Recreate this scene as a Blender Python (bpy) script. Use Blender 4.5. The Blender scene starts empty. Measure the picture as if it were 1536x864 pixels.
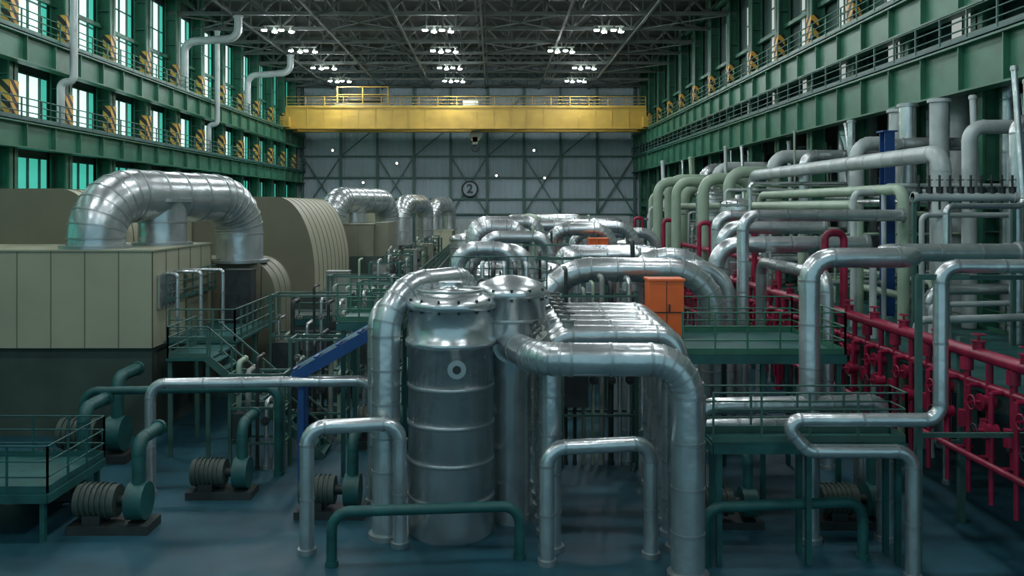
import bpy, bmesh, math, random
from mathutils import Vector, Matrix
random.seed(7)
scene = bpy.context.scene
scene.view_settings.view_transform = 'Standard'
scene.view_settings.look = 'None'

# ---------------------------------------------------------------- materials
def mat(name, col, rough=0.5, metal=0.0, var=0.15, scale=1.5, bump=0.0, emit=None, es=0.0, kind=None):
    m = bpy.data.materials.new(name); m.use_nodes = True
    nt = m.node_tree; b = nt.nodes['Principled BSDF']
    b.inputs['Roughness'].default_value = rough
    b.inputs['Metallic'].default_value = metal
    tc = nt.nodes.new('ShaderNodeTexCoord')
    n = nt.nodes.new('ShaderNodeTexNoise'); n.inputs['Scale'].default_value = scale
    n.inputs['Detail'].default_value = 5
    nt.links.new(tc.outputs['Object'], n.inputs['Vector'])
    r = nt.nodes.new('ShaderNodeValToRGB')
    r.color_ramp.elements[0].position = 0.3; r.color_ramp.elements[1].position = 0.7
    r.color_ramp.elements[0].color = [c*(1-var) for c in col]+[1]
    r.color_ramp.elements[1].color = [min(1, c*(1+var)) for c in col]+[1]
    nt.links.new(n.outputs['Fac'], r.inputs['Fac'])
    out = r.outputs['Color']
    if kind == 'corrugated':
        w = nt.nodes.new('ShaderNodeTexWave'); w.inputs['Scale'].default_value = 1.6
        w.bands_direction = 'X'
        nt.links.new(tc.outputs['Object'], w.inputs['Vector'])
        bp = nt.nodes.new('ShaderNodeBump'); bp.inputs['Strength'].default_value = 0.5
        bp.inputs['Distance'].default_value = 0.1
        nt.links.new(w.outputs['Fac'], bp.inputs['Height'])
        nt.links.new(bp.outputs['Normal'], b.inputs['Normal'])
    elif kind == 'hazard':
        w = nt.nodes.new('ShaderNodeTexWave'); w.bands_direction = 'DIAGONAL'; w.inputs['Scale'].default_value = 0.8
        nt.links.new(tc.outputs['Object'], w.inputs['Vector'])
        c = nt.nodes.new('ShaderNodeValToRGB'); c.color_ramp.interpolation = 'CONSTANT'
        c.color_ramp.elements[0].color = (0.01, 0.01, 0.01, 1)
        c.color_ramp.elements[1].position = 0.5; c.color_ramp.elements[1].color = (0.62, 0.35, 0.05, 1)
        nt.links.new(w.outputs['Fac'], c.inputs['Fac'])
        out = c.outputs['Color']
    elif bump > 0:
        bp = nt.nodes.new('ShaderNodeBump'); bp.inputs['Strength'].default_value = bump
        bp.inputs['Distance'].default_value = 0.05
        n2 = nt.nodes.new('ShaderNodeTexNoise'); n2.inputs['Scale'].default_value = 2.5
        nt.links.new(tc.outputs['Object'], n2.inputs['Vector'])
        nt.links.new(n2.outputs['Fac'], bp.inputs['Height'])
        nt.links.new(bp.outputs['Normal'], b.inputs['Normal'])
    nt.links.new(out, b.inputs['Base Color'])
    if emit:
        b.inputs['Emission Color'].default_value = (*emit, 1)
        b.inputs['Emission Strength'].default_value = es
    return m

M = dict(
 floor=mat('floor_epoxy', (0.010, 0.065, 0.090), 0.5, 0, 0.35, 0.6),
 deck=mat('deck_concrete', (0.07, 0.10, 0.09), 0.5, 0, 0.3, 0.8),
 plinth=mat('plinth_paint', (0.045, 0.07, 0.055), 0.6, 0, 0.25, 0.8),
 wall=mat('wall_cladding', (0.33, 0.42, 0.46), 0.6, 0, 0.12, 0.25, kind='corrugated'),  # back wall colour lightened to stand in for haze down the hall
 wall_lo=mat('wall_cladding_pale', (0.48, 0.56, 0.55), 0.6, 0, 0.1, 0.3, kind='corrugated'),
 wall_g=mat('side_wall_panel', (0.04, 0.08, 0.07), 0.7, 0, 0.3, 0.4),
 green=mat('green_steel', (0.028, 0.135, 0.08), 0.45, 0, 0.25, 1.0),
 dgreen=mat('dark_green_steel', (0.04, 0.11, 0.09), 0.5, 0, 0.2, 1.0),
 teal=mat('teal_grating', (0.012, 0.085, 0.08), 0.5, 0, 0.3, 2.0),
 roof=mat('roof_deck', (0.035, 0.042, 0.04), 0.8, 0, 0.3, 0.5),
 truss=mat('roof_truss_steel', (0.085, 0.105, 0.095), 0.6, 0, 0.2, 1),
 yellow=mat('crane_yellow', (0.46, 0.30, 0.045), 0.45, 0, 0.12, 0.8),
 hazard=mat('hazard_stripes', (0.7, 0.4, 0.02), 0.5, kind='hazard'),
 silver=mat('aluminium_cladding', (0.55, 0.60, 0.60), 0.27, 0.78, 0.18, 1.3, bump=0.45),
 silver2=mat('aluminium_band', (0.38, 0.42, 0.42), 0.33, 0.7, 0.1, 2),
 pale=mat('painted_pipe_pale', (0.42, 0.48, 0.47), 0.4, 0.1, 0.2, 1.0),
 celadon=mat('pipe_pale_green', (0.28, 0.38, 0.28), 0.45, 0.0, 0.12, 1.0),
 cream=mat('turbine_cladding_cream', (0.34, 0.35, 0.245), 0.5, 0, 0.08, 0.5),
 creamd=mat('turbine_cladding_seam', (0.15, 0.15, 0.10), 0.6, 0, 0.1, 0.5),  # darker cream for panel seams and hood ribs
 olive=mat('cladding_olive', (0.19, 0.20, 0.14), 0.55, 0, 0.12, 0.5),
 red=mat('crimson_pipe', (0.27, 0.010, 0.045), 0.4, 0, 0.25, 2),
 orange=mat('orange_cabinet', (0.78, 0.14, 0.025), 0.45, 0, 0.08, 2),
 blue=mat('blue_steel', (0.01, 0.06, 0.20), 0.45, 0, 0.15, 2),
 black=mat('dark_iron', (0.03, 0.038, 0.038), 0.5, 0.2, 0.3, 3),
 grey=mat('cabinet_grey', (0.22, 0.25, 0.22), 0.5, 0, 0.1, 2),
 lamp=mat('lamp_glow', (1, 1, 1), 0.5, emit=(0.93, 0.97, 1.0), es=300),
 lamp2=mat('bulkhead_glow', (1, 1, 1), .5, emit=(1, .98, .9), es=9),
 glass=mat('window_glazing', (0.3, 0.5, 0.5), 0.3, 0, 0.3, 0.3, emit=(0.66, 0.95, 0.90), es=1.25),
 glassg=mat('window_glazing_green', (0.05, 0.35, 0.28), 0.3, 0, 0.3, 0.3, emit=(0.07, 0.55, 0.42), es=0.75),
 glassw=mat('window_glazing_dusty', (0.3, 0.33, 0.3), 0.4, 0, 0.3, 0.3, emit=(0.62, 0.68, 0.64), es=0.6),
)

# ---------------------------------------------------------------- mesh builder
class MB:
    def __init__(s): s.v=[]; s.f=[]; s.m=[]; s.s=[]; s.mats=[]
    def mi(s, k):
        if k not in s.mats: s.mats.append(k)
        return s.mats.index(k)
    def add(s, vs, fs, k, smooth=False):
        o=len(s.v); i=s.mi(k); s.v += [tuple(p) for p in vs]
        for f in fs: s.f.append([a+o for a in f]); s.m.append(i); s.s.append(smooth)
    def box(s,x0,x1,y0,y1,z0,z1,k):
        vs=[(x,y,z) for z in (z0,z1) for y in (y0,y1) for x in (x0,x1)]
        s.add(vs,[(0,2,3,1),(4,5,7,6),(0,1,5,4),(2,6,7,3),(0,4,6,2),(1,3,7,5)],k)
    def beam(s,p0,p1,w,h,k):
        p0=Vector(p0);p1=Vector(p1);d=(p1-p0).normalized()
        up=Vector((0,0,1)) if abs(d.z)<0.99 else Vector((0,1,0))
        a=d.cross(up).normalized();b=a.cross(d).normalized()
        vs=[]
        for p in (p0,p1):
            for (i,j) in ((-1,-1),(1,-1),(1,1),(-1,1)): vs.append(p+a*(i*w/2)+b*(j*h/2))
        s.add(vs,[(0,1,2,3),(7,6,5,4),(0,4,5,1),(1,5,6,2),(2,6,7,3),(3,7,4,0)],k)
    def ibeam(s,p0,p1,w,h,t,k):
        p0=Vector(p0);p1=Vector(p1)
        s.beam(p0,p1,t,h-2*t,k)
        o=Vector((0,0,h/2-t/2))
        s.beam(p0+o,p1+o,w,t,k); s.beam(p0-o,p1-o,w,t,k)
    def ring(s,c,d,up,r,seg):
        a=d.cross(up).normalized();b=a.cross(d).normalized()
        return [c+a*(r*math.cos(2*math.pi*i/seg))+b*(r*math.sin(2*math.pi*i/seg)) for i in range(seg)]
    def tube(s,pts,rads,k,seg=16,caps=True,smooth=True):
        pts=[Vector(p) for p in pts]; n=len(pts)
        tang=[]
        for i in range(n):
            if i==0: t=pts[1]-pts[0]
            elif i==n-1: t=pts[-1]-pts[-2]
            else: t=(pts[i]-pts[i-1]).normalized()+(pts[i+1]-pts[i]).normalized()
            tang.append(t.normalized())
        up=Vector((0,0,1)) if abs(tang[0].z)<0.9 else Vector((0,1,0))
        vs=[];fs=[]
        for i in range(n):
            a=tang[i].cross(up)
            if a.length<1e-4: up=Vector((1,0,0)); a=tang[i].cross(up)
            a.normalize(); b=a.cross(tang[i]).normalized(); up=b
            r=rads[i] if isinstance(rads,(list,tuple)) else rads
            for j in range(seg):
                an=2*math.pi*j/seg
                vs.append(pts[i]+a*(r*math.cos(an))+b*(r*math.sin(an)))
        for i in range(n-1):
            for j in range(seg):
                j2=(j+1)%seg
                fs.append((i*seg+j,i*seg+j2,(i+1)*seg+j2,(i+1)*seg+j))
        s.add(vs,fs,k,smooth)
        if caps:
            s.add(vs[:seg],[tuple(range(seg))],k); s.add(vs[-seg:],[tuple(range(seg))],k)
    def cyl(s,p0,p1,r,k,seg=14,r2=None):
        s.tube([p0,p1],[r,r if r2 is None else r2],k,seg)
    def pipe(s,pts,r,k='silver',bend=None,seg=18,band=1.3,bk=None,nb=6,flange=True):
        if bend is None: bend=r*2.0
        bk=bk or ('silver2' if k=='silver' else k)
        P=[Vector(p) for p in pts]; out=[P[0]]; straights=[]; last=P[0]
        for i in range(1,len(P)-1):
            d1=(P[i]-P[i-1]).normalized(); d2=(P[i+1]-P[i]).normalized()
            ang=d1.angle(d2)
            if ang<0.02: continue
            t=bend*math.tan(ang/2); t=min(t,(P[i]-P[i-1]).length*0.49 if i>1 else (P[i]-P[i-1]).length*0.95,(P[i+1]-P[i]).length*0.49 if i<len(P)-2 else (P[i+1]-P[i]).length*0.95)
            rr=t/math.tan(ang/2)
            a=P[i]-d1*t; b=P[i]+d2*t
            c=a+(d2-d1*d1.dot(d2)).normalized()*rr
            straights.append((last,a)); last=b
            ax=d1.cross(d2).normalized()
            for q in range(nb+1):
                out.append(c+Matrix.Rotation(ang*q/nb,3,ax)@(a-c))
                if r>0.3 and band and 0<=q<=nb:
                    dd=Matrix.Rotation(ang*q/nb,3,ax)@d1
                    pc=out[-1]; s.tube([pc-dd*0.03,pc+dd*0.03],r*1.02,bk,seg)
        straights.append((last,P[-1])); out.append(P[-1])
        s.tube(out,r,k,seg)
        if band:
            for a,b in straights:
                L=(b-a).length
                if L<0.3: continue
                d=(b-a)/L; n=max(1,int(L/band))
                for i in range(n+1):
                    c=a+d*(L*i/n if n else 0)
                    s.tube([c-d*0.03,c+d*0.03],r*1.03,bk,seg)
        if flange:
            for e,d in ((P[0],(P[1]-P[0]).normalized()),(P[-1],(P[-2]-P[-1]).normalized())):
                s.tube([e,e+d*0.12],r*1.25,bk,seg)
    def lathe(s,c,prof,k,seg=28,smooth=True):
        c=Vector(c); vs=[];fs=[]
        for (r,z) in prof:
            for j in range(seg):
                a=2*math.pi*j/seg; vs.append((c.x+r*math.cos(a),c.y+r*math.sin(a),c.z+z))
        for i in range(len(prof)-1):
            for j in range(seg):
                j2=(j+1)%seg; fs.append((i*seg+j,i*seg+j2,(i+1)*seg+j2,(i+1)*seg+j))
        s.add(vs,fs,k,smooth)
        s.add(vs[:seg],[tuple(range(seg))],k); s.add(vs[-seg:],[tuple(range(seg))],k)
    def torus(s,c,axis,R,r,k,n=24,seg=8):
        c=Vector(c);axis=Vector(axis).normalized()
        up=Vector((0,0,1)) if abs(axis.z)<0.9 else Vector((1,0,0))
        ring=s.ring(c,axis,up,R,n); vs=[];fs=[]
        for i,p in enumerate(ring):
            o=(p-c).normalized()
            for j in range(seg):
                a=2*math.pi*j/seg; vs.append(p+o*(r*math.cos(a))+axis*(r*math.sin(a)))
        for i in range(n):
            for j in range(seg):
                fs.append((i*seg+j,((i+1)%n)*seg+j,((i+1)%n)*seg+(j+1)%seg,i*seg+(j+1)%seg))
        s.add(vs,fs,k,True)
    def rail(s,pts,h=1.1,k='green',step=1.5,r=0.03,rails=3):
        for a,b in zip(pts[:-1],pts[1:]):
            a=Vector(a);b=Vector(b);L=(b-a).length;n=max(1,round(L/step))
            for i in range(n+1):
                p=a.lerp(b,i/n); s.beam(p,p+Vector((0,0,h)),r*2,r*2,k)
            for q in range(1,rails+1):
                o=Vector((0,0,h*q/rails)); s.cyl(a+o,b+o,r,k,6)
            o=Vector((0,0,0.08)); s.beam(a+o,b+o,0.02,0.15,k)
    def valve(s,p,r,k='silver',wheel='black',h=None,d=(0,0,1)):
        p=Vector(p);d=Vector(d);h=h or r*4
        s.cyl(p-d*r*1.2,p+d*r*1.6,r*1.5,k,12)
        s.cyl(p+d*r*1.6,p+d*r*1.9,r*1.9,k,12)
        s.cyl(p+d*r*1.9,p+d*h,r*0.4,k,8)
        s.torus(p+d*h,d,r*1.5,r*0.2,wheel,14,6)
        s.beam(p+d*h-Vector((r*1.5,0,0)),p+d*h+Vector((r*1.5,0,0)),r*.25,r*.25,wheel)
    def build(s,name):
        me=bpy.data.meshes.new(name)
        xs=[p[0] for p in s.v];ys=[p[1] for p in s.v];zs=[p[2] for p in s.v]
        c=Vector(((min(xs)+max(xs))/2,(min(ys)+max(ys))/2,min(zs)))
        me.from_pydata([(p[0]-c.x,p[1]-c.y,p[2]-c.z) for p in s.v],[],s.f)
        for k in s.mats: me.materials.append(M[k])
        me.polygons.foreach_set('material_index',s.m)
        me.polygons.foreach_set('use_smooth',s.s)
        bm=bmesh.new();bm.from_mesh(me);bmesh.ops.recalc_face_normals(bm,faces=bm.faces);bm.to_mesh(me);bm.free()
        me.update()
        o=bpy.data.objects.new(name,me);o.location=c
        scene.collection.objects.link(o); return o

XL,XR,YB,YF,ZR=-25.4,18.9,114.0,-4.0,26.5
# ---------------------------------------------------------------- room shell
b=MB(); b.box(-27.2,27.2,YF,YB+0.6,-0.3,0,'floor'); b.build('floor')
b=MB(); b.box(-27.2,27.2,YB,YB+0.4,6.4,ZR,'wall'); b.box(-27.2,27.2,YB,YB+0.4,0,6.4,'wall_lo'); b.build('wall_back')
b=MB(); b.box(-27.2,21,YF,YB+0.4,ZR,ZR+0.3,'roof'); b.build('ceiling')
b=MB(); b.box(-27.0,-26.6,YF,YB,0,ZR,'wall_g'); b.build('wall_left')
b=MB(); b.box(19.9,20.2,YF,YB,14.4,ZR,'wall_g'); b.box(26.6,26.9,YF,YB,0,14.2,'wall_g')
b.box(19.9,26.9,YF,YB,14.2,14.4,'wall_g'); b.build('wall_right')

# windows
wi=1
rows=[(12.9,15.5,'glass'),(17.6,24.0,'glass'),(6.6,10.8,'glassg')]
Y=4.0
while Y<112:
    b=MB()
    for z0,z1,k in rows:
        y0,y1=Y+0.7,Y+4.5
        b.box(-26.6,-26.52,y0,y1,z0,z1,k)
        b.box(-26.6,-26.5,y1,y1+0.9,z0,z1,'glassg')
        for t in range(4):
            yy=y0+(y1-y0)*t/3; b.box(-26.6,-26.4,yy-.05,yy+.05,z0,z1,'dgreen')
        n=int((z1-z0)/1.6)
        for t in range(n+1):
            zz=z0+(z1-z0)*t/n; b.box(-26.6,-26.42,y0,y1+.9,zz-.04,zz+.04,'dgreen')
        b.box(-26.6,-26.0,y0-.2,y0,z0,z1,'glassg' if k=='glass' else 'green')
    b.build('window_%d'%wi); wi+=1
    b=MB()
    for z0,z1 in ((17.4,23.5),):
        y0,y1=Y+1.0,Y+3.6
        b.box(19.78,19.9,y0,y1,z0,z1,'glassw')
        for t in range(4):
            yy=y0+(y1-y0)*t/3; b.box(19.7,19.9,yy-.05,yy+.05,z0,z1,'dgreen')
        for t in range(5):
            zz=z0+(z1-z0)*t/4; b.box(19.72,19.9,y0,y1,zz-.05,zz+.05,'dgreen')
    y0,y1=Y+1.4,Y+3.4; b.box(19.78,19.9,y0,y1,14.6,16.6,'glassw'); b.box(19.7,19.9,(y0+y1)/2-.05,(y0+y1)/2+.05,14.6,16.6,'dgreen')
    b.build('window_%d'%wi); wi+=1
    Y+=6

def column(x0,x1,y,zb=0,left=True):
    b=MB(); w=0.42
    b.box(x0,x1,y-0.06,y+0.06,zb,ZR,'green')
    b.box(x0,x0+.1,y-w,y+w,zb,ZR,'green'); b.box(x1-.1,x1,y-w,y+w,zb,ZR,'green')
    for z in range(int(zb)+1,26,2): b.box(x0+.1,x1-.1,y-w*.9,y+w*.9,z,z+.06,'dgreen')
    for z0,z1 in ((12.65,14.7),(17.5,19.4)):
        if left: b.box(x1+.004,x1+.04,y-w,y+w,z0,z1,'hazard')
        else: b.box(x0-.04,x0-.004,y-w,y+w,z0,z1,'hazard')
        xm=(x0+x1)/2
        if left: b.box(xm,x1,y-w-.04,y-w-.004,z0,z1,'hazard')
        else: b.box(x0,xm,y-w-.04,y-w-.004,z0,z1,'hazard')
    b.box(x0-.1,x1+.1,y-w-.1,y+w+.1,zb,zb+.1,'dgreen')
    return b.build('steel_column')
Y=10
while Y<=112:
    column(-26.4,-25.45,Y,0,True); column(18.95,19.75,Y,0,False); Y+=6

def girder(x,zc,h,w,name,k='green',inner=1):
    b=MB(); b.ibeam((x,YF+1,zc),(x,YB-.1,zc),w,h,0.08,k)
    y=YF+2
    while y<YB-1:
        b.box(x-w*.4,x+w*.4,y-.03,y+.03,zc-h/2+.08,zc+h/2-.08,k); y+=3.0
    return b.build(name)
girder(-25.0,11.8,1.4,0.7,'gallery_girder')
girder(-25.0,16.4,1.5,0.7,'crane_runway_girder')
girder(18.5,13.4,1.9,0.7,'gallery_girder')
girder(18.5,16.4,1.5,0.7,'crane_runway_girder')
for x0,x1,z in ((-26.3,-24.6,12.55),(18.1,19.7,14.4),(-26.3,-24.6,17.2),(18.1,19.7,17.2)):
    b=MB(); b.box(x0,x1,YF+1,YB-.2,z,z+.08,'teal')
    xr=x1-.05 if x0<0 else x0+.05
    b.rail([(xr,YF+1,z+.08),(xr,YB-.3,z+.08)],1.1,'green' if z>15 else 'dgreen',2,0.035)
    b.build('gallery_walkway')
for x in (-26.2,19.5):
    b=MB()
    y=10
    while y<112:
        b.beam((x,y,20),(x,y+6,20),.25,.25,'green'); b.beam((x,y,25.4),(x,y+6,25.4),.3,.4,'green'); y+=6
    b.build('wall_bracing')
# ventilation ducts on the left gallery
for y in (70,88):
    b=MB(); b.pipe([(-24.95,y,17.28),(-24.95,y,21.3),(-20.6,y,21.6),(-20.6,y,23.4)],.32,'pale',bend=.9,band=1.4); b.build('ventilation_duct')
for y in (50,76):
    b=MB(); b.pipe([(-24.95,y,12.63),(-24.95,y,15.2),(-24.2,y,15.2),(-24.2,y,23.4)],.22,'pale',bend=.35,band=1.4); b.build('ventilation_duct')

# back wall bracing
b=MB(); yb=YB-.35
for i,z in enumerate((7.0,9.0,11.8,14.6,18.5,22.5)):
    b.box(XL,XR,yb,yb+.3,z-.1,z+.1,'dgreen')
xs=[-25,-20,-15.2,-10.4,-5.6,-.8,4.0,8.8,13.6,18.5]
for x in xs: b.box(x-.15,x+.15,yb-.15,yb+.15,0,24,'dgreen')
for i in range(len(xs)-1):
    a,c=xs[i],xs[i+1]
    if i%2==0: b.beam((a,yb,7),(c,yb,14.6),.16,.16,'dgreen'); b.beam((a,yb-.1,14.6),(c,yb-.1,7),.16,.16,'dgreen')
    else: b.beam((a,yb,14.6),(c,yb,18.5),.14,.14,'dgreen'); b.beam((a,yb,18.5),(c,yb,22.5),.14,.14,'dgreen')
b.build('wall_bracing')
b=MB(); b.torus((-3.07,YB-.6,10.3),(0,1,0),1.0,.11,'black',40,8)
b.cyl((-3.07,YB-.57,10.3),(-3.07,YB-.52,10.3),.98,'wall',40)
ring=b.build('bay_number_sign')
cu=bpy.data.curves.new('two','FONT'); cu.body='2'; cu.size=1.6; cu.align_x='CENTER'; cu.align_y='CENTER'; cu.extrude=.02; cu.offset=.05
t=bpy.data.objects.new('numeral',cu); scene.collection.objects.link(t)
t.rotation_euler=(math.radians(90),0,0); t.parent=ring
t.location=Vector((-3.07,YB-.62,10.3))-ring.location; cu.materials.append(M['black'])
for x,z in ((-21,15.2),(-12.6,13.5),(5.3,15.2),(0.4,11.9),(6.7,11.6),(-17,11)):
    b=MB(); b.box(x-.2,x+.2,YB-.8,YB-.5,z,z+.35,'grey'); b.cyl((x,YB-.8,z+.15),(x,YB-.85,z+.15),.13,'lamp2',10); b.box(x-.05,x+.05,YB-.5,YB,z+.1,z+.2,'grey'); b.build('wall_lamp')

# roof trusses
Y=4
while Y<113:
    b=MB()
    zb,zt=23.6,26.2
    b.beam((-26.4,Y,zb),(19.8,Y,zb),.28,.28,'truss'); b.beam((-26.4,Y,zt),(19.8,Y,zt),.28,.28,'truss')
    n=18; dx=46.2/n
    for i in range(n):
        x=-26.4+dx*i
        b.beam((x,Y,zb if i%2 else zt),(x+dx,Y,zt if i%2 else zb),.16,.16,'truss')
        b.beam((x,Y,zb),(x,Y,zt),.12,.12,'truss')
    b.build('roof_truss'); Y+=6
b=MB()
for i in range(14):
    x=-24+i*3.2; b.beam((x,YF+1,25.9),(x,YB-.2,25.9),.14,.25,'truss')
for x in (-21,-14.5,-8,-1,6,12.5): b.beam((x,YF+1,23.45),(x,YB-.2,23.45),.18,.14,'truss')
for i in range(9):
    y=10+i*12
    for x in (-26,-14.5,-1,12.5): b.beam((x,y,23.5),(x+6.5,y+6,23.5),.1,.1,'truss'); b.beam((x+6.5,y,23.5),(x,y+6,23.5),.1,.1,'truss')
b.build('roof_purlins')
for Y in (6,20,33,46,59,72,81.5,91.5,101):
    for X in (-17.9,-4.6,9.6 if Y!=81.5 else 6.4):
        b=MB()
        b.box(X-1.25,X+1.25,Y-.06,Y+.06,22.95,23.05,'grey'); b.box(X-.03,X+.03,Y-.03,Y+.03,23.05,23.5,'grey')
        for i in range(4):
            x=X-1.05+.7*i; y=Y+(.35 if i%2 else -.35)
            b.cyl((x,y,22.62),(x,y,22.95),.26,'grey',12,r2=.13)
            b.cyl((x,y,22.54),(x,y,22.615),.22,'lamp',10)
            b.box(x-.03,x+.03,min(y,Y),max(y,Y),22.95,23.0,'grey')
        b.build('high_bay_lamp')

# ---------------------------------------------------------------- overhead crane
b=MB(); 
for y0 in (102.5,106.5):
    b.box(-24.6,18.1,y0,y0+.9,17.3,19.7,'yellow')
    for x in range(-24,18,2): b.box(x-.04,x+.04,y0-.05,y0,17.4,19.6,'yellow')
    b.box(-24.6,18.1,y0-.12,y0+1.02,19.7,19.8,'yellow'); b.box(-24.6,18.1,y0-.12,y0+1.02,17.2,17.3,'yellow')
b.box(-25.0,-24.0,101.5,109,17.0+.35,18.6,'yellow'); b.box(17.6,18.6,101.5,109,17.35,18.6,'yellow')
b.rail([(-24.4,102.4,19.8),(18,102.4,19.8)],1.2,'yellow',2.2,.035)
b.box(-18.8,-12.2,102.6,107.3,19.85,20.3,'olive')
for x in (-18.5,-15.5,-12.5):
    b.beam((x,102.8,20.3),(x,102.8,22.2),.15,.15,'yellow')
b.beam((-18.6,102.8,22.2),(-12.4,102.8,22.2),.12,.12,'yellow'); b.beam((-18.6,102.8,21.3),(-12.4,102.8,21.3),.1,.1,'yellow')
b.cyl((-17.5,105,21),(-13.5,105,21),.6,'black',16)
b.box(-3.6,-1.8,102.7,107,19.85,20.6,'pale')
b.cyl((-2.6,104.8,16.8),(-2.6,104.8,19.9),.05,'black',6); b.cyl((-1.8,104.8,16.8),(-1.8,104.8,19.9),.05,'black',6)
b.cyl((-2.2,104.5,16.5),(-2.2,105.1,16.5),.7,'olive',18); b.box(-2.5,-1.9,104.5,105.1,15.5,16.4,'olive'); b.torus((-2.2,104.8,15.1),(0,1,0),.4,.12,'black',16,6)
b.build('overhead_crane')

# ---------------------------------------------------------------- turbine deck
b=MB(); b.box(-24.2,-4.6,40,112,0,2.8,'deck')
b.box(-24.2,-4.6,39.95,40,2.5,2.85,'teal')
b.build('turbine_deck')
b=MB(); b.rail([(-9.0,40.2,2.8),(-4.8,40.2,2.8),(-4.8,111,2.8)],1.1,'dgreen',1.6,.035); b.build('deck_handrail')

def panels(b,x0,x1,y0,y1,z0,z1,k='cream',sp=1.25,gap='creamd'):
    b.box(x0,x1,y0,y1,z0,z1,k)
    n=max(1,round((x1-x0)/sp))
    for i in range(n+1):
        x=x0+(x1-x0)*i/n; b.box(x-.015,x+.015,y0-.02,y0,z0,z1,gap)
    n=max(1,round((y1-y0)/sp))
    for i in range(n+1):
        y=y0+(y1-y0)*i/n; b.box(x1,x1+.02,y-.02,y+.02,z0,z1,gap)
    b.box(x0-.05,x1+.05,y0-.05,y1+.05,z1,z1+.06,k)
def hood(b,x0,x1,y0,y1,z0,z1,rx,rz,k='cream',both=False,rib=.8):
    def prof(e):
        p=[(x0,z0),(x0,z1+e)]
        for i in range(17):
            a=math.pi/2*(1-i/16); p.append((x1-rx+(rx+e)*math.cos(a),z1-rz+(rz+e)*math.sin(a)))
        p.append((x1+e,z0)); return p
    def ext(p,ya,yb,k):
        n=len(p); vs=[(x,ya,z) for x,z in p]+[(x,yb,z) for x,z in p]
        b.add(vs,[tuple(range(n)),tuple(range(n,2*n))]+[(i,(i+1)%n,(i+1)%n+n,i+n) for i in range(n)],k)
    ext(prof(0),y0,y1,k)
    n=max(2,int((y1-y0)/rib))
    for i in range(n+1):
        y=y0+(y1-y0)*i/n; ext(prof(.025),y-.025,y+.025,'creamd')
    m=int((x1-x0)/.55)
    for i in range(1,m):
        x=x0+(x1-x0)*i/m; f=(x-(x1-rx))/rx
        zt=z1 if f<0 else z1-rz+rz*math.sqrt(max(0,1-f*f))
        for q in range(4):
            t0=q/4;t1=(q+1)/4
            g=lambda t: x-.55*(1-t)**2
            if g(t0)>x0+.05: b.beam((g(t0),y0-.01,z0+(zt-.02-z0)*t0),(g(t1),y0-.01,z0+(zt-.02-z0)*t1),.03,.03,'creamd')

b=MB()
panels(b,-20,-11.8,30,36.2,3.1,6.45)
b.box(-20.5,-11.9,30.2,39.9,0,3.1,'plinth')
hood(b,-24,-15.7,34.5,39.5,3.1,8.7,1.6,2.2)
hood(b,-13.8,-9.3,36.9,39.8,0.0,5.75,1.3,1.6,'olive')
for i in range(5): b.box(-11.78,-11.7,30.4+i*.35,30.62+i*.35,4.4,5.6,'silver')
b.box(-11.78,-11.72,33.2,35.6,3.2,5.4,'olive')
b.build('turbine_enclosure')
def steam_pipe(pts,r,branch=None,rings=True):
    b=MB(); b.pipe(pts,r,'silver',bend=1.55*r/1.0,seg=28,band=.95,nb=7)
    if branch:
        for p,q in branch: b.pipe([p,q],r*.92,'silver',seg=26,band=.7)
    b.build('crossover_steam_pipe')
steam_pipe([(-14.3,31.2,6.5),(-14.3,31.2,8.42),(-11.0,37.6,8.35),(-11.0,37.6,5.6)],.99,[((-12.9,33.8,8.3),(-12.9,33.8,6.5))])
b=MB(); b.box(-22,-6.9,44,57,2.8,3.4,'plinth'); hood(b,-16,-9.5,46,57,3.4,8.5,2.0,4.2,rib=1.2)
panels(b,-22,-16,45,56,3.4,8.2); b.build('low_pressure_turbine_casing')
b=MB(); panels(b,-12.6,-8.2,59.5,66,4.6,6.75,'olive'); b.box(-13,-7.6,59.2,66.4,2.8,4.6,'plinth')
hood(b,-19,-12.8,60,70,2.8,8.0,1.5,2.2); b.box(-8.2,-7.3,60,65,2.9,6.9,'olive'); b.build('turbine_enclosure')
steam_pipe([(-11.3,60.6,6.8),(-11.3,60.6,8.45),(-8.4,68.5,8.45),(-8.4,68.5,3)],.93,[((-10.2,63.7,8.4),(-10.2,63.7,6.8))])
b=MB(); panels(b,-13,-9.6,74,84,2.8,8.4,'cream'); panels(b,-9.4,-6,79.5,86,2.8,4.4,'olive'); b.build('turbine_enclosure')
steam_pipe([(-8.5,80,4.45),(-8.5,80,8.3),(-6.7,85,8.3),(-6.7,85,4.45)],.85)
b=MB(); panels(b,-8.6,-4.7,99,106,2.8,5.2,'cream'); b.build('turbine_enclosure')
steam_pipe([(-6.9,100,5.25),(-6.9,100,8.3),(-5.4,105,8.3),(-5.4,105,5.25)],.85)
b=MB(); panels(b,-21,-14,86,100,2.8,8.8,'cream'); b.build('generator_enclosure')

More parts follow.
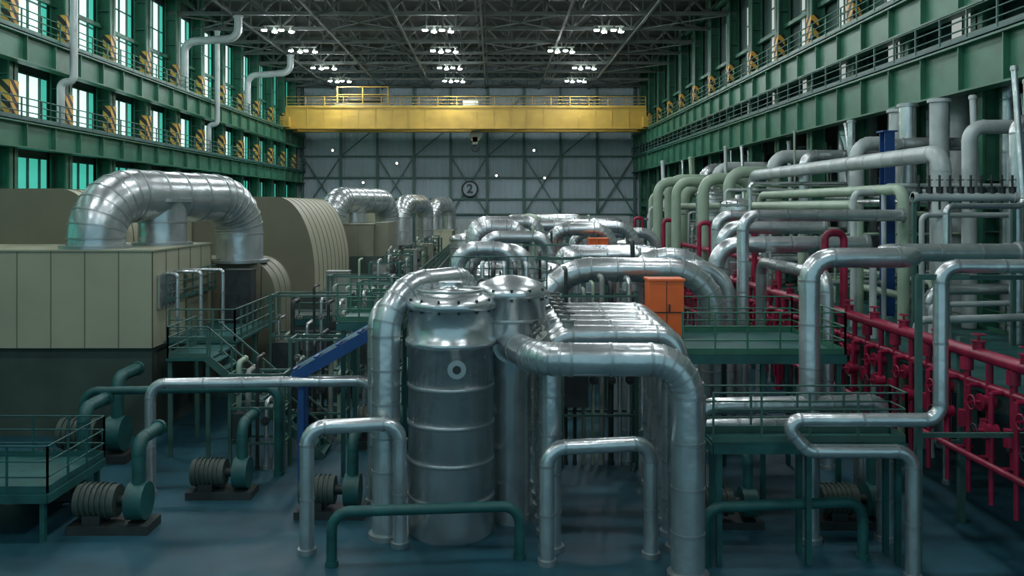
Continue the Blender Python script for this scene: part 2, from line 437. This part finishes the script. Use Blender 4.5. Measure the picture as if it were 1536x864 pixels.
def cabinet(x0,x1,y0,y1,z0,z1,k,name='control_cabinet'):
    b=MB(); b.box(x0,x1,y0,y1,z0+.1,z1,k); b.box(x0+.04,x1-.04,y0+.04,y1-.04,z0,z0+.1,'black')
    xm=(x0+x1)/2; b.box(xm-.012,xm+.012,y0-.012,y0,z0+.15,z1-.05,'black')
    b.box(xm+.05,xm+.09,y0-.05,y0,(z0+z1)/2-.12,(z0+z1)/2+.12,'black')
    for i in range(4): b.box(x0+.1,xm-.08,y0-.012,y0,z1-.2-i*.07,z1-.17-i*.07,'black')
    b.box(x0-.03,x1+.03,y0-.03,y1+.03,z1,z1+.05,k)
    for s in (x0,x1): b.box(s-.015,s+.015,y0-.015,y0+.02,z0+.1,z1,k)
    b.build(name)
cabinet(-8.3,-7.2,43,43.8,2.8,4.75,'grey')
cabinet(-7.0,-6.2,50,50.8,2.8,4.7,'grey'); cabinet(-6.4,-5.5,62,62.8,2.8,4.9,'grey'); cabinet(-5.8,-5.0,71,72,2.8,4.9,'olive')
b=MB(); b.box(-11.55,-9.0,30.4,36,3.2,3.28,'teal')
for x in (-11.4,-9.15):
    for y in (30.6,33.2,35.8): b.box(x-.07,x+.07,y-.07,y+.07,0,3.2,'dgreen')
b.rail([(-11.4,30.5,3.28),(-9.1,30.5,3.28),(-9.1,35.9,3.28)],1.1,'dgreen',.8,.03)
b.rail([(-11.55,30.6,4.6),(-11.55,36,4.6)],1.0,'dgreen',.9,.025)
b.build('access_platform')
cabinet(-10.9,-9.8,35.0,35.8,3.28,5.4,'black')
for i in range(3):
    b=MB(); x=-11.3+i*.5; b.pipe([(x,31+i,3.28),(x,31+i,5.6),(-11.78,31+i,5.6)],.07,'silver',seg=10,band=.6); b.build('drain_pipe')
b=MB()
for i in range(13):
    b.box(-9.0+i*.28,-8.72+i*.28,27.5,28.7,3.1-i*.245-.04,3.1-i*.245,'teal')
for y in (27.5,28.7):
    b.beam((-9.1,y,3.2),(-5.4,y,0.02),.06,.25,'dgreen'); b.beam((-9.1,y,4.2),(-5.4,y,1.1),.05,.05,'dgreen')
    for i in range(6): x=-9.0+i*.7; z=3.15-i*.61; b.beam((x,y,z-.1),(x,y,z+1.0),.05,.05,'dgreen')
b.box(-10.4,-9.0,27.5,30.3,3.1,3.18,'teal'); 
for x in (-10.3,-9.1):
    b.box(x-.06,x+.06,27.6,27.72,0,3.1,'dgreen'); b.box(x-.06,x+.06,30.1,30.22,0,3.1,'dgreen')
b.rail([(-10.35,30.2,3.18),(-10.35,27.55,3.18),(-9.1,27.55,3.18)],1.0,'dgreen',.8,.025)
b.build('access_stair')

def pump(x,y,z=0,s=1.0,k='plinth'):
    b=MB(); b.box(x-.9*s,x+.9*s,y-.4*s,y+.4*s,z,z+.2*s,'black')
    b.cyl((x-.8*s,y,z+.65*s),(x+.1*s,y,z+.65*s),.36*s,k,18); b.cyl((x+.1*s,y,z+.65*s),(x+.35*s,y,z+.65*s),.12*s,'black',10)
    for i in range(6): b.cyl((x-.7*s+i*.12*s,y,z+.65*s),(x-.66*s+i*.12*s,y,z+.65*s),.4*s,k,18)
    b.cyl((x+.35*s,y,z+.65*s),(x+.75*s,y,z+.65*s),.42*s,'teal',18)
    b.pipe([(x+.55*s,y,z+.9*s),(x+.55*s,y,z+2.0*s),(x+.55*s,y+1.2*s,z+2.0*s)],.15*s,'teal',seg=12)
    b.box(x-.6*s,x-.2*s,y-.3*s,y+.3*s,z+.2*s,z+.4*s,'black'); b.build('feed_pump')
pump(-7.5,24); pump(-4.2,22.5); pump(-6.2,31); pump(-3.6,29,0,1.3); pump(-9.4,21.5,0,1.1); pump(9.0,21.8); pump(5.9,21.8,0,.9); pump(-6.5,36.5,0,1.1); pump(-12,24,0,1.2); pump(-12.6,27.4,0,1.3)
def skid(x,y,z,w,d,h):
    b=MB()
    for xx in (x,x+w):
        for yy in (y,y+d): b.box(xx-.05,xx+.05,yy-.05,yy+.05,z,z+h,'dgreen')
    for zz in (z+.3*h,z+.65*h,z+h-.05):
        for yy in (y,y+d): b.beam((x,yy,zz),(x+w,yy,zz),.07,.07,'dgreen')
        for xx in (x,x+w): b.beam((xx,y,zz),(xx,y+d,zz),.07,.07,'dgreen')
    n=int(w/.28)
    for i in range(n):
        xx=x+.15+i*.28; top=z+h*random.uniform(.6,1.15)
        b.pipe([(xx,y+d*.5,z),(xx,y+d*.5,top),(xx,y+d+.3,top)],.05+.04*random.random(),random.choice(['silver','black','celadon','grey']),seg=8,band=0)
        if i%2: b.valve((xx,y+d*.5,z+h*.5),.07,'black','black',.3,(0,-1,0))
        if i%3==0: b.valve((xx,y+d*.5,z+h*.8),.06,'grey','black',.26,(0,-1,0))
    b.box(x+.1,x+w*.35,y-.1,y+d*.4,z+h*.35,z+h*.6,'black')
    b.build('instrument_skid')
skid(-8.6,33.5,0,3.0,1.2,4.6); skid(-5.4,34.5,0,2.2,1.2,5.0); skid(-7.2,37.8,0,2.6,1.0,5.0); skid(-6.8,29,0,1.8,1.0,3.6); skid(-7.9,26,0,1.6,.8,3.0); skid(-4.4,30.5,0,1.6,1.0,5.0)
for y in (47,54,58,66,76,83,90): skid(-7.0+random.uniform(-.3,.6),y,2.8,1.6,1.0,2.2)

b=MB(); b.beam((-5.6,25,3.3),(-3.1,24.6,4.75),.35,.28,'silver'); b.beam((-5.6,24.3,3.2),(-3.1,23.9,4.65),.12,.3,'blue'); b.beam((-5.6,25.3,3.3),(-3.1,24.9,4.75),.1,.3,'blue')
for t in (0,.25,.5,.75,1):
    x=-5.6+2.5*t; z=3.3+1.45*t; b.beam((x,25-.4*t,z+.12),(x,24.3-.4*t,z+.12),.08,.06,'blue')
for x,z in ((-5.4,3.3),(-3.3,4.6)): b.box(x-.08,x+.08,24.3,24.46,0,z,'blue'); b.box(x-.08,x+.08,24.85,25.0,0,z,'blue')
b.build('cable_tray_bridge')

# ---------------------------------------------------------------- centre vessels + pipework
def vessel(x,y,r,h,name='heater_vessel',z=0,cone=True):
    b=MB()
    pr=[(r*.9,0),(r*.9,.3),(r,.32),(r,h-r*.55)]
    for i in range(1,7):
        a=math.pi/2*i/7; pr.append((r*math.cos(a),h-r*.55+r*.4*math.sin(a)))
    pr+= [(r*.18,h-r*.14),(r*.18,h+.05)]
    b.lathe((x,y,z),pr,'silver',36)
    q=z+.8
    while q<z+h-r*.6: b.lathe((x,y,q),[(r*1.012,0),(r*1.02,.02),(r*1.02,.06),(r*1.012,.08)],'silver2',36); q+=.85
    b.lathe((x,y,z+h-r*.55-.05),[(r*1.06,0),(r*1.06,.12)],'silver2',36)
    for i in range(10):
        a=i*math.pi/5; b.cyl((x+r*1.0*math.cos(a),y+r*1.0*math.sin(a),z+h-r*.55-.1),(x+r*math.cos(a),y+r*math.sin(a),z+h-r*.55+.22),.03,'black',6)
    b.build(name)
b=MB(); x,y=-1.05,21.4
b.lathe((x,y,0),[(1.0,0),(1.05,.1),(1.05,4.6),(1.12,4.62),(1.12,4.75),(1.04,4.8),(1.04,5.5),(1.12,5.52),(1.12,5.66),(1.0,5.78),(.55,5.95),(.3,6.0),(.3,6.15)],'silver',40)
for q in (.9,1.8,2.7,3.6): b.lathe((x,y,q),[(1.06,0),(1.075,.02),(1.075,.07),(1.06,.09)],'silver2',40)
b.cyl((x+.2,y-.98,4.2),(x+.2,y-1.2,4.2),.16,'silver',16); b.cyl((x+.2,y-1.2,4.2),(x+.2,y-1.24,4.2),.22,'silver2',16); b.cyl((x+.2,y-1.24,4.2),(x+.2,y-1.26,4.2),.1,'black',12)
b.torus((x,y,5.95),(0,0,1),.8,.04,'silver2',30,6)
for a in range(14): aa=a*math.pi/7; b.cyl((x+1.05*math.cos(aa),y+1.05*math.sin(aa),5.45),(x+1.05*math.cos(aa),y+1.05*math.sin(aa),5.78),.03,'black',6)
b.build('moisture_separator_vessel')
b=MB(); x,y=.45,22.2
b.lathe((x,y,0),[(.5,0),(.5,3.6),(.88,4.9),(.88,5.7),(.95,5.72),(.95,5.85),(.8,6.05),(.4,6.2),(.1,6.25)],'silver',36)
for a in range(12): aa=a*math.pi/6; b.cyl((x+.9*math.cos(aa),y+.9*math.sin(aa),5.65),(x+.9*math.cos(aa),y+.9*math.sin(aa),5.95),.035,'black',6)
b.lathe((x,y,5.1),[(.89,0),(.9,.02),(.9,.07),(.89,.09)],'silver2',36)
b.build('moisture_separator_vessel')
b=MB(); b.pipe([(-2.6,21.0,0),(-2.6,21.0,6.05),(-.7,22.9,6.1),(-.7,22.9,5.6)],.34,'silver',bend=1.2,seg=24,band=.8); b.build('steam_pipe')
b=MB(); b.pipe([(-3.2,23.4,0),(-3.2,23.4,5.3),(-2.0,25.6,5.4),(-.4,25.6,5.4)],.2,'silver',bend=.6,band=.7); b.build('steam_pipe')
b=MB()
for i in range(6):
    x=-.6+i*.3; b.pipe([(x,23.6,0),(x,23.6,6.3+.15*(i%2)),(x,24.6,6.4)],.06,'silver' if i%2 else 'black',seg=8,band=0); b.valve((x,23.6,5.7+.2*(i%2)),.09,'grey','black',.3,(0,-1,0))
b.rail([(-1.2,24.3,5.6),(1.5,24.3,5.6)],1.0,'dgreen',.5,.02); b.box(-1.2,1.5,24.2,25.2,5.5,5.6,'teal')
for x in (-1.1,1.4): b.box(x-.05,x+.05,25.0,25.1,0,5.5,'dgreen')
b.build('instrument_piping')
def arch(x0,x1,y,z,r,z0=0,bend=1.1,dy=0,k='silver',name='steam_pipe'):
    b=MB(); b.pipe([(x0,y,z0),(x0,y,z),(x1,y+dy,z),(x1,y+dy,z0)],r,k,bend=bend,seg=24,band=.8); b.build(name)
arch(1.65,7.2,28.2,5.95,.40,0,1.5)
arch(2.2,8.0,29.6,5.9,.3,0,1.1)
arch(-1.25,.7,29.5,6.55,.28,0,.7)
arch(-.9,1.3,31,6.35,.3,0,.7)
arch(4.9,7.6,30.8,6.2,.35,0,1.2)
arch(2.9,6.0,44,6.85,.33,0,.9); arch(3.4,7.6,47,6.9,.33,0,.9); arch(-.5,2.6,40,6.6,.3,0,.8)
arch(-1.0,1.6,46,6.9,.4,0,.9); arch(-1.4,3.0,56,7.0,.4,0,1.0); arch(2.2,7.2,60,6.7,.4,0,1.0); arch(-1,4,72,6.8,.4,0,1.0); arch(1,9,84,6.8,.5,0,1.2); arch(4.6,9.4,50,6.5,.3,0,.9); arch(5,9.6,66,6.7,.35,0,1)
vessel(-.1,33.5,1.15,6.0); vessel(2.0,34.5,.8,5.9); vessel(.4,43,1.2,6.4); vessel(1.3,52,1.3,6.5); vessel(4.2,38.5,.9,5.4); vessel(-1.9,62,1.2,6.3); vessel(2.5,69,1.4,6.2); vessel(0,80,1.4,6.4)
b=MB(); b.lathe((2.6,63,0),[(1.1,0),(1.1,6.6),(1.0,7.0),(.7,7.3),(.3,7.45),(.1,7.5)],'celadon',28); b.lathe((2.6,63,6.4),[(1.2,0),(1.2,.15)],'grey',28); b.build('expansion_tank')
skid(2.1,26.6,0,2.3,.6,5.3); skid(1.6,32.3,0,1.8,.7,6.1); skid(4.4,33.2,0,2.2,.7,6.0); skid(1.4,39.5,0,2,.7,6.3); skid(4.2,49,0,2.2,.7,6.6)
b=MB()
for i in range(6):
    y=20.2+i*.95; b.pipe([(1.35,y,0),(1.35,y,5.0),(4.3+.05*i,y,5.0),(4.3+.05*i,y,0)],.24,'silver',bend=.5,seg=18,band=.9)
    b.valve((1.75,y,5.2),.09,'grey','black',.32)
    b.valve((1.2,y-.25,4.9),.09,'grey','black',.35,(-.6,-.3,.74))
b.build('feedwater_pipe_bundle')
b=MB(); b.pipe([(.4,21.7,4.55),(1.0,18.7,4.7),(4.2,18.7,4.7),(4.2,18.7,0)],.36,'silver',bend=.8,seg=28,band=.85); b.build('steam_pipe')
b=MB()
for i in range(4):
    y=35.5+i*1.3; b.pipe([(3.0,y,0),(3.0,y,6.0),(7.4,y,6.0),(7.4,y,0)],.26,'silver',bend=.55,seg=16,band=.9)
b.build('feedwater_pipe_bundle')
b=MB()
for i in range(4):
    y=52+i*1.3; b.pipe([(3.8,y,0),(3.8,y,6.4),(8.8,y,6.4),(8.8,y,0)],.26,'silver',bend=.55,seg=16,band=.9)
b.build('feedwater_pipe_bundle')
for (x0,x1,y,z,r,k) in ((-4.3,-2.2,20.0,2.9,.17,'silver'),(4.8,9.4,20.4,3.3,.2,'silver'),(4.9,9.6,22.2,2.4,.2,'silver'),(-9.5,-3.4,24,3.1,.15,'silver'),(-3.6,.6,19.3,1.2,.12,'teal'),(4.7,8.4,19.3,1.3,.12,'teal'),(-12,-6.4,25.4,2.6,.12,'teal'),(1.2,3.6,19.4,2.6,.17,'silver')):
    b=MB(); b.pipe([(x0,y,0),(x0,y,z),(x1,y+.4,z),(x1,y+.4,0)],r,k,bend=.4,seg=18,band=.9); b.build('drain_pipe')

def platform(x0,x1,y0,y1,z,step=.9,sides='fblr',k='green'):
    b=MB(); b.box(x0,x1,y0,y1,z-.08,z,'teal')
    for yy in (y0,y1): b.beam((x0,yy,z-.15),(x1,yy,z-.15),.1,.2,'teal')
    for xx in (x0,x1): b.beam((xx,y0,z-.15),(xx,y1,z-.15),.1,.2,'teal')
    for xx in (x0+.15,(x0+x1)/2,x1-.15):
        for yy in (y0+.1,y1-.1): b.box(xx-.06,xx+.06,yy-.06,yy+.06,0,z-.1,'teal')
    b.rail([(x0,y0,z),(x1,y0,z),(x1,y1,z),(x0,y1,z)],1.1,k,step,.022,3)
    b.build('maintenance_platform')
platform(5.0,9.3,22.9,27.0,4.1)
platform(4.9,9.2,19.3,20.1,2.75,1.1,k='dgreen')
platform(-4.6,-2.7,25.6,28,4.6,.6)
platform(-13.5,-10.6,20.6,23.6,1.2,1.0,k='teal')
b=MB(); x0,x1,y0,y1,z0,z1=4.56,5.56,25.3,26.1,4.15,5.83
b.box(x0,x1,y0,y1,z0,z1,'orange'); b.box(x0-.04,x1+.04,y0-.04,y1+.04,z1,z1+.06,'orange')
b.box((x0+x1)/2-.01,(x0+x1)/2+.01,y0-.012,y0,z0,z1,'black'); b.box((x0+x1)/2+.06,(x0+x1)/2+.1,y0-.05,y0,4.9,5.15,'black')
for x in (x0+.08,x1-.08): b.box(x-.05,x+.05,y0+.05,y1-.05,0,4.2,'dgreen')
b.box(x0-.01,x1+.01,y0-.02,y0,z0+.75,z0+.78,'black')
b.build('orange_cabinet')
b=MB(); b.box(4.7,5.6,42.3,43.3,5.2,6.4,'orange'); b.box(4.75,5.55,42.35,43.25,0,5.2,'dgreen'); b.box(4.65,5.65,42.25,43.35,6.4,6.46,'orange'); b.box(5.14,5.16,42.28,42.3,5.2,6.4,'black'); b.build('orange_cabinet')

# ---------------------------------------------------------------- right side pipes
def P(pts,r,k='silver',bend=None,name='process_pipe',band=.9,seg=16):
    b=MB(); b.pipe(pts,r,k,bend=bend,band=band,seg=seg); b.build(name)
P([(8.35,29,0),(8.35,29,7.7),(10.9,29.4,7.7),(14,29.6,7.7)],.2,bend=.5)
P([(8.1,31.5,0),(8.1,31.5,6.6),(10.6,31.5,6.65),(13.6,31.5,6.65)],.3,bend=.8)
P([(7.55,20.7,0),(7.55,20.7,6.78),(10.2,20.7,6.78),(10.2,23,6.78),(14,23,6.78)],.24,bend=.55)
P([(15,18.6,6.72),(9.6,18.6,6.72),(9.6,18.6,3.42),(6.15,18.6,3.42),(6.75,18.6,2.75),(9.0,18.6,2.75),(9.0,18.6,0)],.15,bend=.35)
b=MB(); 
for x in (9.3,12.4): b.box(x-.06,x+.06,18.9,19.02,0,6.5,'dgreen'); b.beam((x-.2,18.6,6.5),(x+.9,18.6,6.5),.1,.1,'dgreen')
b.beam((9.3,18.98,6.45),(12.4,18.98,6.45),.1,.1,'dgreen'); b.beam((9.3,18.98,3.0),(12.4,18.98,3.0),.1,.1,'dgreen'); b.build('pipe_support_frame')
P([(9.0,34,0),(9.0,34,7.2),(13,34,7.2)],.28,bend=.7)
P([(10.2,26.5,0),(10.2,26.5,5.9),(10.2,33,5.9),(10.2,33,0)],.2,bend=.5)
P([(9.8,38,0),(9.8,38,7.6),(14,38,7.6)],.25,bend=.6)
for x,y,z,r,xe in ((11.2,59,9.7,.33,14.5),(12.3,60.5,9.9,.36,15.5),(11.6,55,9.6,.3,15),(12.6,52,9.7,.34,15.5),(13.6,50,10.0,.34,16.4)):
    P([(x,y,0),(x,y,z),(xe,y+.3,z),(xe,y+.3,0)],r,'celadon',bend=.9,band=0,name='cooling_water_riser')
vessel(13.0,46,.95,8.6,'deaerator_vessel'); vessel(14.2,56,1.1,9.4,'deaerator_vessel')

b=MB(); X=11.7
for z,r in ((4.45,.16),(3.75,.10)): b.pipe([(X,16,z),(X,84,z)],r,'red',seg=12,band=3)
y=16.6;i=0
while y<84:
    b.cyl((X-.02,y,4.45),(X-.02,y,2.1),.085,'red',8)
    b.cyl((X-.35,y+.3,3.75),(X-.35,y+.3,1.2),.06,'red',8); b.cyl((X-.35,y+.3,3.75),(X,y+.3,3.75),.06,'red',8)
    b.cyl((X-.1,y,2.6),(X-.1,y,3.0),.14,'red',10)
    if i%2==0:
        b.valve((X-.05,y,3.4),.11,'red','red',.4,(-1,0,0)); b.valve((X,y+.5,4.6),.09,'red','red',.32)
    else: b.cyl((X-.03,y,4.0),(X-.03,y,4.3),.15,'red',10); b.valve((X-.35,y+.3,2.9),.1,'red','black',.4,(-1,0,0))
    b.cyl((X-.45,y,2.1),(X+.1,y,2.1),.05,'red',8)
    y+=.95; i+=1
y=18
while y<84: b.box(X+.1,X+.25,y-.08,y+.08,0,4.7,'dgreen'); b.box(X-.5,X+.25,y-.06,y+.06,2.0,2.08,'dgreen'); y+=4
b.pipe([(X-.4,16,2.1),(X-.4,84,2.1)],.08,'red',seg=10,band=3)
for y in (29.8,40,48,58,70):
    b.pipe([(X-.3,y,4.4),(X-.3,y,7.1),(X+.35,y,7.1),(X+.35,y,4.4)],.13,'red',bend=.25,seg=10,band=0)
b.build('fire_water_manifold')
P([(12.5,38,0),(12.5,38,5.5),(12.5,58,5.5),(12.5,58,0)],.14,'red',band=2,name='fire_water_pipe')
platform(12.3,17.6,17,48,3.6,1.8)
P([(15,29,0),(15,29,9.8),(15,50,9.8),(15,50,0)],.3,'pale',bend=.6,band=1.6)
P([(14.2,30,0),(14.2,30,8.6),(14.2,46,8.6),(14.2,46,0)],.2,'celadon',bend=.5,band=1.6)
for i,(x,y,r,k) in enumerate(((20.2,35.4,.45,'pale'),(20.3,37.6,.45,'pale'),(19.9,33.5,.3,'silver'),(20.6,41.2,.55,'silver'),(20.4,43.8,.45,'pale'),(20.3,47,.5,'pale'),(20.6,50.5,.5,'silver'),(20.4,55,.5,'pale'),(20.4,60,.6,'pale'),(20.5,67,.6,'silver'),(21.2,32,.5,'pale'),(20.4,74,.6,'pale'),(18.0,38.5,.4,'pale'),(17.4,36.4,.34,'silver'),(17.9,34.8,.36,'pale'))):
    b=MB(); b.pipe([(x,y,0),(x,y,14.15 if x>19 else 12.3)],r,k,band=1.8,seg=18); b.build('riser_pipe')
for x,y,r,k,z in ((17.3,31.5,.26,'pale',10.9),(16.4,36,.28,'silver',10.6),(17.2,41,.32,'pale',11),(15.8,44,.28,'silver',10.6),(16.8,52,.4,'pale',11),(16,62,.4,'pale',10.8),(17,70,.5,'silver',11),(14.5,66,.5,'celadon',9.5),(14,74,.5,'silver',9.5),(16.9,28,.22,'silver',10.8)):
    P([(x,y,0),(x,y,z),(x+4.5,y,z)],r,k,bend=r*2,band=1.8,name='riser_pipe')
for x,y in ((15.9,35),(16.0,24)):
    b=MB(); h=11 if y>30 else 8.6
    b.box(x-.2,x+.2,y-.25,y-.2,0,h,'blue'); b.box(x-.2,x+.2,y+.2,y+.25,0,h,'blue'); b.box(x-.02,x+.02,y-.2,y+.2,0,h,'blue'); b.box(x-.35,x+.35,y-.35,y+.35,0,.08,'blue'); b.box(x-.3,x+.3,y-.3,y+.3,h,h+.06,'blue'); b.build('blue_steel_column')
b=MB(); b.pipe([(13.3,27.5,8.3),(16.6,27.5,8.3)],.14,'pale',seg=12,band=0)
for i in range(10): x=13.5+i*.33; b.cyl((x,27.5,7.9),(x,27.5,9.0),.04,'black',6); b.valve((x,27.5,8.5),.07,'black','black',.35)
for x in (13.35,16.5): b.box(x-.06,x+.06,27.44,27.56,0,8.3,'dgreen')
b.build('valve_manifold')
for i in range(48):
    y=random.uniform(24,80); x0=random.uniform(12.6,14.5); x1=random.uniform(15.5,24); z=random.uniform(4.5,9.3)
    k=random.choice(['pale','silver','pale','celadon','silver']); r=random.choice([.06,.09,.12,.18])
    P([(x0,y,0),(x0,y,z),(x1,y+random.uniform(0,1),z),(x1,y+1,12.2)],r,k,bend=r*2.5,band=2.0,seg=12)
for i in range(14):
    x=random.uniform(13,24); z=random.uniform(4.6,9); y0=random.uniform(28,45); y1=y0+random.uniform(12,35)
    k=random.choice(['pale','silver','celadon']); r=random.choice([.1,.14,.2])
    P([(x,y0,0),(x,y0,z),(x,y1,z),(x,y1,0)],r,k,bend=r*2.5,band=2.5,seg=12)
b=MB()
for y in range(16,110,6):
    b.beam((18.9,y,8.2),(26.5,y,8.2),.25,.4,'green')
b.box(21.4,26.5,14,112,8.4,8.5,'teal'); b.beam((19.1,14,8.2),(19.1,112,8.2),.2,.4,'green')
b.rail([(21.4,14,8.5),(21.4,112,8.5)],1.1,'green',2,.03); b.build('heater_bay_mezzanine')
for y in (22,29,36,44,53,63,75):
    vessel(23.2,y,1.3,7.6,'feedwater_heater'); vessel(23.4,y+2,1.1,4.5,'feedwater_heater',8.5)
for i in range(16):
    y=random.uniform(76,106); x0=random.uniform(-2,12); x1=x0+random.uniform(2,5); z=random.uniform(4.6,6.6)
    arch(x0,x1,y,z,random.choice([.25,.35,.45]),0,.8)
for (x,y) in ((9,58),(9.6,72),(6,78),(10.4,90),(3,95),(14,98),(-2,96)): vessel(x,y,1.2,random.uniform(5.2,6.4))
b=MB(); panels(b,4,17,108,112.5,0,6.8,'pale',1.6,'grey'); b.build('switchgear_room')

# ---------------------------------------------------------------- world, camera
w=bpy.data.worlds.new('World'); scene.world=w; w.use_nodes=True
w.node_tree.nodes['Background'].inputs['Color'].default_value=(0.38,0.66,0.78,1)
w.node_tree.nodes['Background'].inputs['Strength'].default_value=0.7
cam=bpy.data.cameras.new('camera'); co=bpy.data.objects.new('camera',cam); scene.collection.objects.link(co)
co.location=(0,0,8); co.rotation_euler=(math.radians(90),0,0)
cam.lens=36*1300/1536; cam.sensor_width=36; cam.shift_x=28/1536; cam.shift_y=-122/1536
cam.clip_end=400; scene.camera=co
